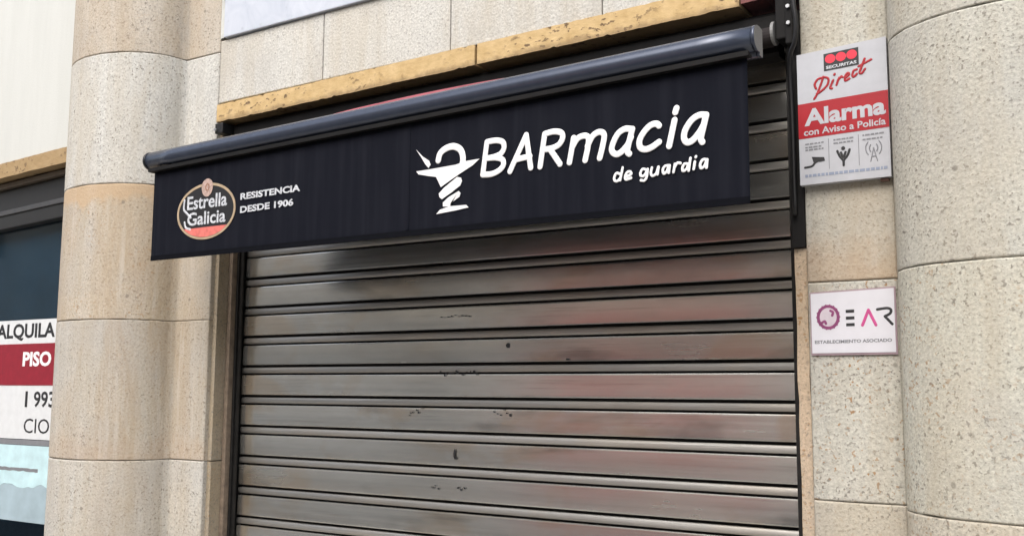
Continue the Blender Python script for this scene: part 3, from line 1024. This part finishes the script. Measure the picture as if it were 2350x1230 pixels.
for grp in (['B1', 'B2', 'B3'], ['A1', 'A2', 'A3'], ['R1', 'R2', 'R3'], ['m1', 'm2', 'm3'], ['a1', 'a2'], ['c1'], ['i1', 'i2'], ['a3', 'a4']):
    bm = strokes_bm([LOGO['S'][k] for k in grp], YL, 0.0083)
    from_bm('letter', bm, WHITE, val, True)
bm = strokes_bm(list(LOGO['S2'].values()), YL, 0.0036)
from_bm('small_lettering', bm, WHITE, val, True)
bm = bmesh.new()
for k, v in LOGO['P3'].items():
    poly_bm(bm, v, YL + 0.0012, 0.0022)
from_bm('cup_emblem', bm, WHITE, val)
bm = strokes_bm([LOGO['hook']], YL, 0.0098)
from_bm('snake_emblem', bm, WHITE, val, True)

# brewery roundel
EX, EZ, ERX, ERZ = 0.2785, 2.1800, 0.141, 0.0945
em = bmesh.new()
ring_bm(em, EX, EZ, ERX, ERZ, 0.0085, YL + 0.0010, 0.0015)
ro = from_bm('roundel', em, GOLD, val)
bm = bmesh.new()
poly_bm(bm, [(EX + (ERX - 0.009) * math.cos(2 * math.pi * i / 40), EZ + (ERZ - 0.009) * math.sin(2 * math.pi * i / 40)) for i in range(40)], YL + 0.0014, 0.0010)
from_bm('roundel_ground', bm, LOGOBLACK, ro)
pts = []
for i in range(25):
    a = math.radians(218 + (322 - 218) * i / 24)
    pts.append((EX + (ERX - 0.0075) * math.cos(a), EZ + (ERZ - 0.0075) * math.sin(a)))
bm = bmesh.new()
poly_bm(bm, pts, YL + 0.0003, 0.0008)
from_bm('red_segment', bm, LOGORED, ro)
bm = bmesh.new()
poly_bm(bm, [(0.282 + 0.027 * math.cos(2 * math.pi * i / 24), 2.262 + 0.027 * math.sin(2 * math.pi * i / 24) * (1.0 if i < 12 else 1.25)) for i in range(24)], YL - 0.0002, 0.0008)
from_bm('crest', bm, plain('dull copper print', (0.46, 0.33, 0.28), 0.5, var=0.3, scale=150), ro)
bm = bmesh.new()
ring_bm(bm, 0.283, 2.260, 0.010, 0.013, 0.004, YL - 0.0011, 0.0005, 20)
from_bm('crest_mark', bm, plain('brown print', (0.30, 0.15, 0.09), 0.5), ro)
text('lettering', 'Estrella', 0.186, 0.378, 2.190, 2.236, YL + 0.0003, WHITE_DULL, ro, bold=0.018)
text('lettering', 'Galicia', 0.190, 0.374, 2.136, 2.181, YL + 0.0003, WHITE_DULL, ro, bold=0.018)
bm = strokes_bm([[(0.172, 2.226), (0.170, 2.196), (0.186, 2.180), (0.206, 2.164)], [(0.176, 2.150), (0.184, 2.132), (0.206, 2.124)]], YL, 0.0042)
from_bm('flourish', bm, WHITE_DULL, ro, True)
text('lettering', 'RESISTENCIA', 0.4405, 0.703, 2.2015, 2.2235, YL, WHITE_DULL, val, bold=0.035, slope=0.010)
text('lettering', 'DESDE 1906', 0.4415, 0.676, 2.158, 2.181, YL, WHITE_DULL, val, bold=0.035, slope=0.014)

# ---------------------------------------------------------------- alarm sign
AX0, AX1, AZ0, AZ1 = 2.163, 2.386, 2.122, 2.466
YS = -0.1445
AS = 0.055
al = thing('alarm_sign', 'white and red alarm sign fixed to the right pilaster beside the awning bracket', 'sign', (2.27, YS, 2.29))


def au(u):
    return AX0 + u * (AX1 - AX0)


def av(v, u=0.0, flat=False):
    return AZ1 - v * (AZ1 - AZ0) + (0.010 * (1 - v) + 0.000) * u


def askew(v):
    return 0.010 * (1 - v) / (AX1 - AX0)


def apoly(name, quad, y, m, th=0.0006, parent=al):
    bm = bmesh.new()
    poly_bm(bm, [(au(u), av(v, u)) for u, v in quad], y, th)
    return from_bm(name, bm, m, parent)


apoly('panel', [(0, 0), (1, 0), (1, 1), (0, 1)], -0.1212, ALUM, 0.0228)
bm = bmesh.new()
bbox(bm, AX0 + 0.195, AX0 + 0.215, -0.135, -0.1214, AZ0 - 0.008, AZ0 - 0.001, 0.001)
from_bm('fixing', bm, plain('rusty fixing', (0.16, 0.09, 0.07), 0.8), al)
apoly('red_band', [(0.0, 0.385), (1, 0.385), (1, 0.650), (0.0, 0.650)], YS + 0.0004, SIGNRED)
apoly('emblem', [(0.31, 0.035), (0.70, 0.035), (0.70, 0.165), (0.31, 0.165)], YS + 0.0004, INK)
bm = bmesh.new()
for uc in (0.385, 0.505, 0.625):
    poly_bm(bm, [(au(uc + 0.058 * math.cos(2 * math.pi * i / 20)), av(0.080 - 0.034 * math.sin(2 * math.pi * i / 20), uc)) for i in range(20)], YS - 0.0003, 0.0005)
from_bm('emblem_dot', bm, BRIGHTRED, al)
text('lettering', 'SECURITAS', au(0.335), au(0.675), av(0.153, 0.33), av(0.130, 0.33), YS - 0.0003, WHITE_DULL, al, bold=0.03, slope=0.04)
# script word, pen strokes in sign fractions
SCR = [[(0.30, 0.205), (0.275, 0.25), (0.225, 0.325), (0.19, 0.36)], [(0.30, 0.21), (0.24, 0.215), (0.20, 0.25), (0.215, 0.285)],
       [(0.30, 0.205), (0.355, 0.225), (0.345, 0.27), (0.285, 0.305), (0.22, 0.325)],
       [(0.41, 0.245), (0.375, 0.295), (0.395, 0.305)], [(0.425, 0.205), (0.430, 0.201)],
       [(0.475, 0.235), (0.445, 0.285)], [(0.460, 0.255), (0.50, 0.228), (0.515, 0.235)],
       [(0.545, 0.245), (0.590, 0.225), (0.575, 0.210), (0.545, 0.232), (0.545, 0.265), (0.590, 0.255)],
       [(0.675, 0.198), (0.640, 0.203), (0.625, 0.235), (0.640, 0.248), (0.675, 0.230)],
       [(0.765, 0.130), (0.725, 0.190), (0.705, 0.225), (0.730, 0.232), (0.765, 0.205)], [(0.695, 0.178), (0.835, 0.145)]]
bm = strokes_bm([[(au(u), av(v, u)) for u, v in s] for s in SCR], YS, 0.0030, 0.0006)
from_bm('script_lettering', bm, SIGNRED, al, True)
text('lettering', 'Alarma', au(0.07), au(0.97), av(0.560, 0.07), av(0.430, 0.07), YS - 0.0003, ALUM, al, bold=0.035, slope=0.026)
text('lettering', 'con Aviso a Polic\u00eda', au(0.06), au(0.965), av(0.632, 0.06), av(0.580, 0.06), YS - 0.0003, ALUM, al, bold=0.02, slope=0.020)
for u in (0.335, 0.665):
    apoly('divider', [(u - 0.003, 0.675), (u + 0.003, 0.675), (u + 0.003, 0.90), (u - 0.003, 0.90)], YS + 0.0004, GREYINK)
# tiny captions and pictograms
bm = bmesh.new()
for u0, u1, vs in ((0.07, 0.28, (0.690, 0.715, 0.735)), (0.39, 0.61, (0.685, 0.710)), (0.71, 0.95, (0.680, 0.712))):
    for v in vs:
        u = u0
        while u < u1 - 0.02:
            w = random.uniform(0.018, 0.05)
            poly_bm(bm, [(au(a), av(b, a)) for a, b in ((u, v), (min(u + w, u1), v), (min(u + w, u1), v + 0.011), (u, v + 0.011))], YS + 0.0003, 0.0005)
            u += w + 0.010
from_bm('caption', bm, GREYINK, al)['kind'] = 'stuff'
bm = strokes_bm([[(au(a), av(b, a)) for a, b in s] for s in ([(0.06, 0.870), (0.14, 0.865), (0.17, 0.845)], [(0.17, 0.845), (0.24, 0.815)])], YS, 0.0028, 0.0006)
poly_bm(bm, [(au(a), av(b, a)) for a, b in ((0.14, 0.795), (0.28, 0.808), (0.29, 0.835), (0.16, 0.840))], YS + 0.0003, 0.0008)
from_bm('camera_pictogram', bm, INK, al)
bm = strokes_bm([[(au(a), av(b, a)) for a, b in s] for s in ([(0.43, 0.775), (0.455, 0.815), (0.495, 0.850)], [(0.565, 0.775), (0.540, 0.815), (0.495, 0.850)], [(0.470, 0.79), (0.495, 0.825), (0.52, 0.79)], [(0.495, 0.850), (0.495, 0.885)])], YS, 0.0030, 0.0006)
poly_bm(bm, [(au(0.495 + 0.022 * math.cos(2 * math.pi * i / 14)), av(0.760 - 0.014 * math.sin(2 * math.pi * i / 14), 0.49)) for i in range(14)], YS + 0.0003, 0.0008)
from_bm('guard_pictogram', bm, INK, al)
arcs = [[(0.825, 0.785), (0.790, 0.880)], [(0.825, 0.785), (0.862, 0.880)], [(0.80, 0.845), (0.85, 0.845)]]
for k in (0.045, 0.085):
    arcs.append([(0.825 - k * math.cos(t), 0.785 - 0.75 * k * math.sin(t)) for t in (-0.8, -0.4, 0, 0.4, 0.8)])
    arcs.append([(0.825 + k * math.cos(t), 0.785 - 0.75 * k * math.sin(t)) for t in (-0.8, -0.4, 0, 0.4, 0.8)])
bm = strokes_bm([[(au(a), av(b, a)) for a, b in s] for s in arcs], YS, 0.0013, 0.0006)
from_bm('antenna_pictogram', bm, GREYINK, al)
bm = bmesh.new()
u = 0.06
while u < 0.93:
    w = random.uniform(0.02, 0.06)
    poly_bm(bm, [(au(a), av(b, a)) for a, b in ((u, 0.925), (u + w, 0.925), (u + w, 0.945), (u, 0.945))], YS + 0.0003, 0.0005)
    u += w + 0.012
from_bm('caption', bm, BLUEINK, al)['kind'] = 'stuff'

# ---------------------------------------------------------------- small plaque
pl = thing('door_plaque', 'small white plaque with a plum ring emblem on the right pilaster below the alarm sign', 'plaque', (2.277, YF, 1.77))
QX0, QX1, QZ0, QZ1 = 2.1735, 2.3800, 1.690, 1.846
YQ = -0.1262
QS = 0.030


def qq(u, v):
    return (QX0 + u * (QX1 - QX0), QZ1 - v * (QZ1 - QZ0) + QS * (QX1 - QX0) * u * (1 - v))


bm = bmesh.new()
poly_bm(bm, [qq(-0.004, -0.008), qq(1.004, -0.008), qq(1.004, 1.008), qq(-0.004, 1.008)], -0.1213, 0.0036)
from_bm('edge', bm, PLAQUEEDGE, pl)
bm = bmesh.new()
poly_bm(bm, [qq(0.01, 0.015), qq(0.985, 0.015), qq(0.985, 0.975), qq(0.01, 0.975)], -0.1250, 0.0012)
from_bm('panel', bm, PLAQUE, pl)
bm = bmesh.new()
oc = qq(0.215, 0.405)
ring_bm(bm, oc[0], oc[1], 0.0285, 0.0310, 0.0075, YQ + 0.0002, 0.0006, 36)
for a in range(0, 360, 20):                        # notched rim
    r = math.radians(a)
    c = (oc[0] + 0.0285 * math.cos(r), oc[1] + 0.031 * math.sin(r))
    poly_bm(bm, [(c[0] + 0.0018 * math.cos(k * 1.0472), c[1] + 0.0018 * math.sin(k * 1.0472)) for k in range(6)], YQ - 0.0002, 0.0005)
from_bm('ring_emblem', bm, PLUM, pl)
bm = bmesh.new()
poly_bm(bm, [(oc[0] + 0.021 * math.cos(k * 0.3142), oc[1] + 0.0235 * math.sin(k * 0.3142)) for k in range(20)], YQ + 0.0003, 0.0005)
from_bm('ring_ground', bm, PALEPINK, pl)
bm = strokes_bm([[(oc[0] + 0.006, oc[1] + 0.016), (oc[0] + 0.012, oc[1] + 0.012), (oc[0] + 0.010, oc[1] + 0.004)],
                 [(oc[0] - 0.016, oc[1] - 0.014), (oc[0] - 0.009, oc[1] - 0.010), (oc[0] - 0.006, oc[1] - 0.016)]], YQ - 0.0002, 0.0032, 0.0006)
from_bm('leaf_mark', bm, PLUM, pl)
bm = bmesh.new()
for v in (0.305, 0.410, 0.515):
    poly_bm(bm, [qq(0.425, v), qq(0.525, v), qq(0.525, v + 0.048), qq(0.425, v + 0.048)], YQ + 0.0002, 0.0006)
from_bm('letter', bm, INK, pl)
bm = strokes_bm([[qq(0.615, 0.555), qq(0.690, 0.325)], [qq(0.690, 0.325), qq(0.770, 0.560)]], YQ, 0.0036, 0.0006)
from_bm('letter', bm, MAGENTA, pl)
bm = strokes_bm([[qq(0.79, 0.325), qq(0.90, 0.312), qq(0.945, 0.340), qq(0.935, 0.395), qq(0.875, 0.435)], [qq(0.875, 0.435), qq(0.955, 0.555)]], YQ, 0.0033, 0.0006)
from_bm('letter', bm, INK, pl)
a, b = qq(0.045, 0.825), qq(0.945, 0.765)
text('lettering', 'ESTABLECIMIENTO ASOCIADO', a[0], b[0], a[1], a[1] + 0.0085, YQ, GREYINK, pl, bold=0.03, slope=0.010)

# ---------------------------------------------------------------- the street opposite, mirrored in the steel
op = thing('building', 'cream rendered building across the street, facing the shutter', 'building', (-4, -10, 0))
CREAM = plain('cream render', (0.80, 0.66, 0.50), 0.9, var=0.15, scale=2)
GREYSTONE = plain('grey stone base', (0.60, 0.57, 0.52), 0.9, var=0.2, scale=4)
DARKGL = plain('dark shop glass', (0.03, 0.035, 0.04), 0.1)
SHOPRED = plain('red shop front', (0.85, 0.20, 0.15), 0.5, var=0.15)
box('wall', -26, 14, -13.0, -9.42, 2.5, 7.0, CREAM, op)
box('shopfront_base', -26, 14, -13.0, -9.40, 0.0, 2.495, GREYSTONE, op)
for x0 in (-22, -18.6, -15.2, -11.8, -8.4, -5.0, -1.6, 1.8, 5.2, 8.6):
    w = box('window', x0, x0 + 1.1, -9.42, -9.36, 4.3, 6.3, DARKGL, op)
for x0, x1, z1, m in ((-21, -18.5, 2.3, DARKGL), (-16.5, -13.5, 2.3, DARKGL), (-11.4, -10.6, 2.3, DARKGL), (-6.6, -5.7, 2.2, DARKGL), (0.6, 2.4, 2.3, DARKGL)):
    box('shop_glazing', x0, x1, -9.40, -9.34, 0.4, z1, m, op)
box('shop_door', -4.4, -0.9, -9.40, -9.33, 0.2, 2.1, SHOPRED, op)
aw2 = thing('awning', 'red street awning over the shop across the road', 'awning', (-2.4, -9.3, 2.6))
bm = bmesh.new()
v = [bm.verts.new(p) for p in ((-3.7, -9.33, 2.8), (-1.0, -9.33, 2.8), (-1.0, -8.6, 2.5), (-3.7, -8.6, 2.5), (-3.7, -8.6, 2.30), (-1.0, -8.6, 2.30))]
bm.faces.new(v[:4]); bm.faces.new((v[3], v[2], v[5], v[4]))
from_bm('cloth', bm, SHOPRED, aw2)
# building behind and above our stone front (it goes on upward out of the picture)
ub = thing('upper_storey', 'plain stone upper storey above the shop front', 'building', (0, 0.5, 3.45))
box('wall', -8, 9, YF + 0.01, 0.6, 3.505, 4.6, G_SLAB, ub)
sw = thing('side_wall', 'stone front continuing past the pilasters', 'wall', (6, 0, 0))
box('wall', 3.202, 9, YF + 0.02, 0.5, 0, 3.45, G_R1, sw)
box('wall', -8, -3.202, YF + 0.02, 0.5, 0, 3.45, G_LOW, sw)
box('inner_wall', -0.03, 2.13, 0.06, 0.12, 0.0, 2.60, BLACKMAT, sw)
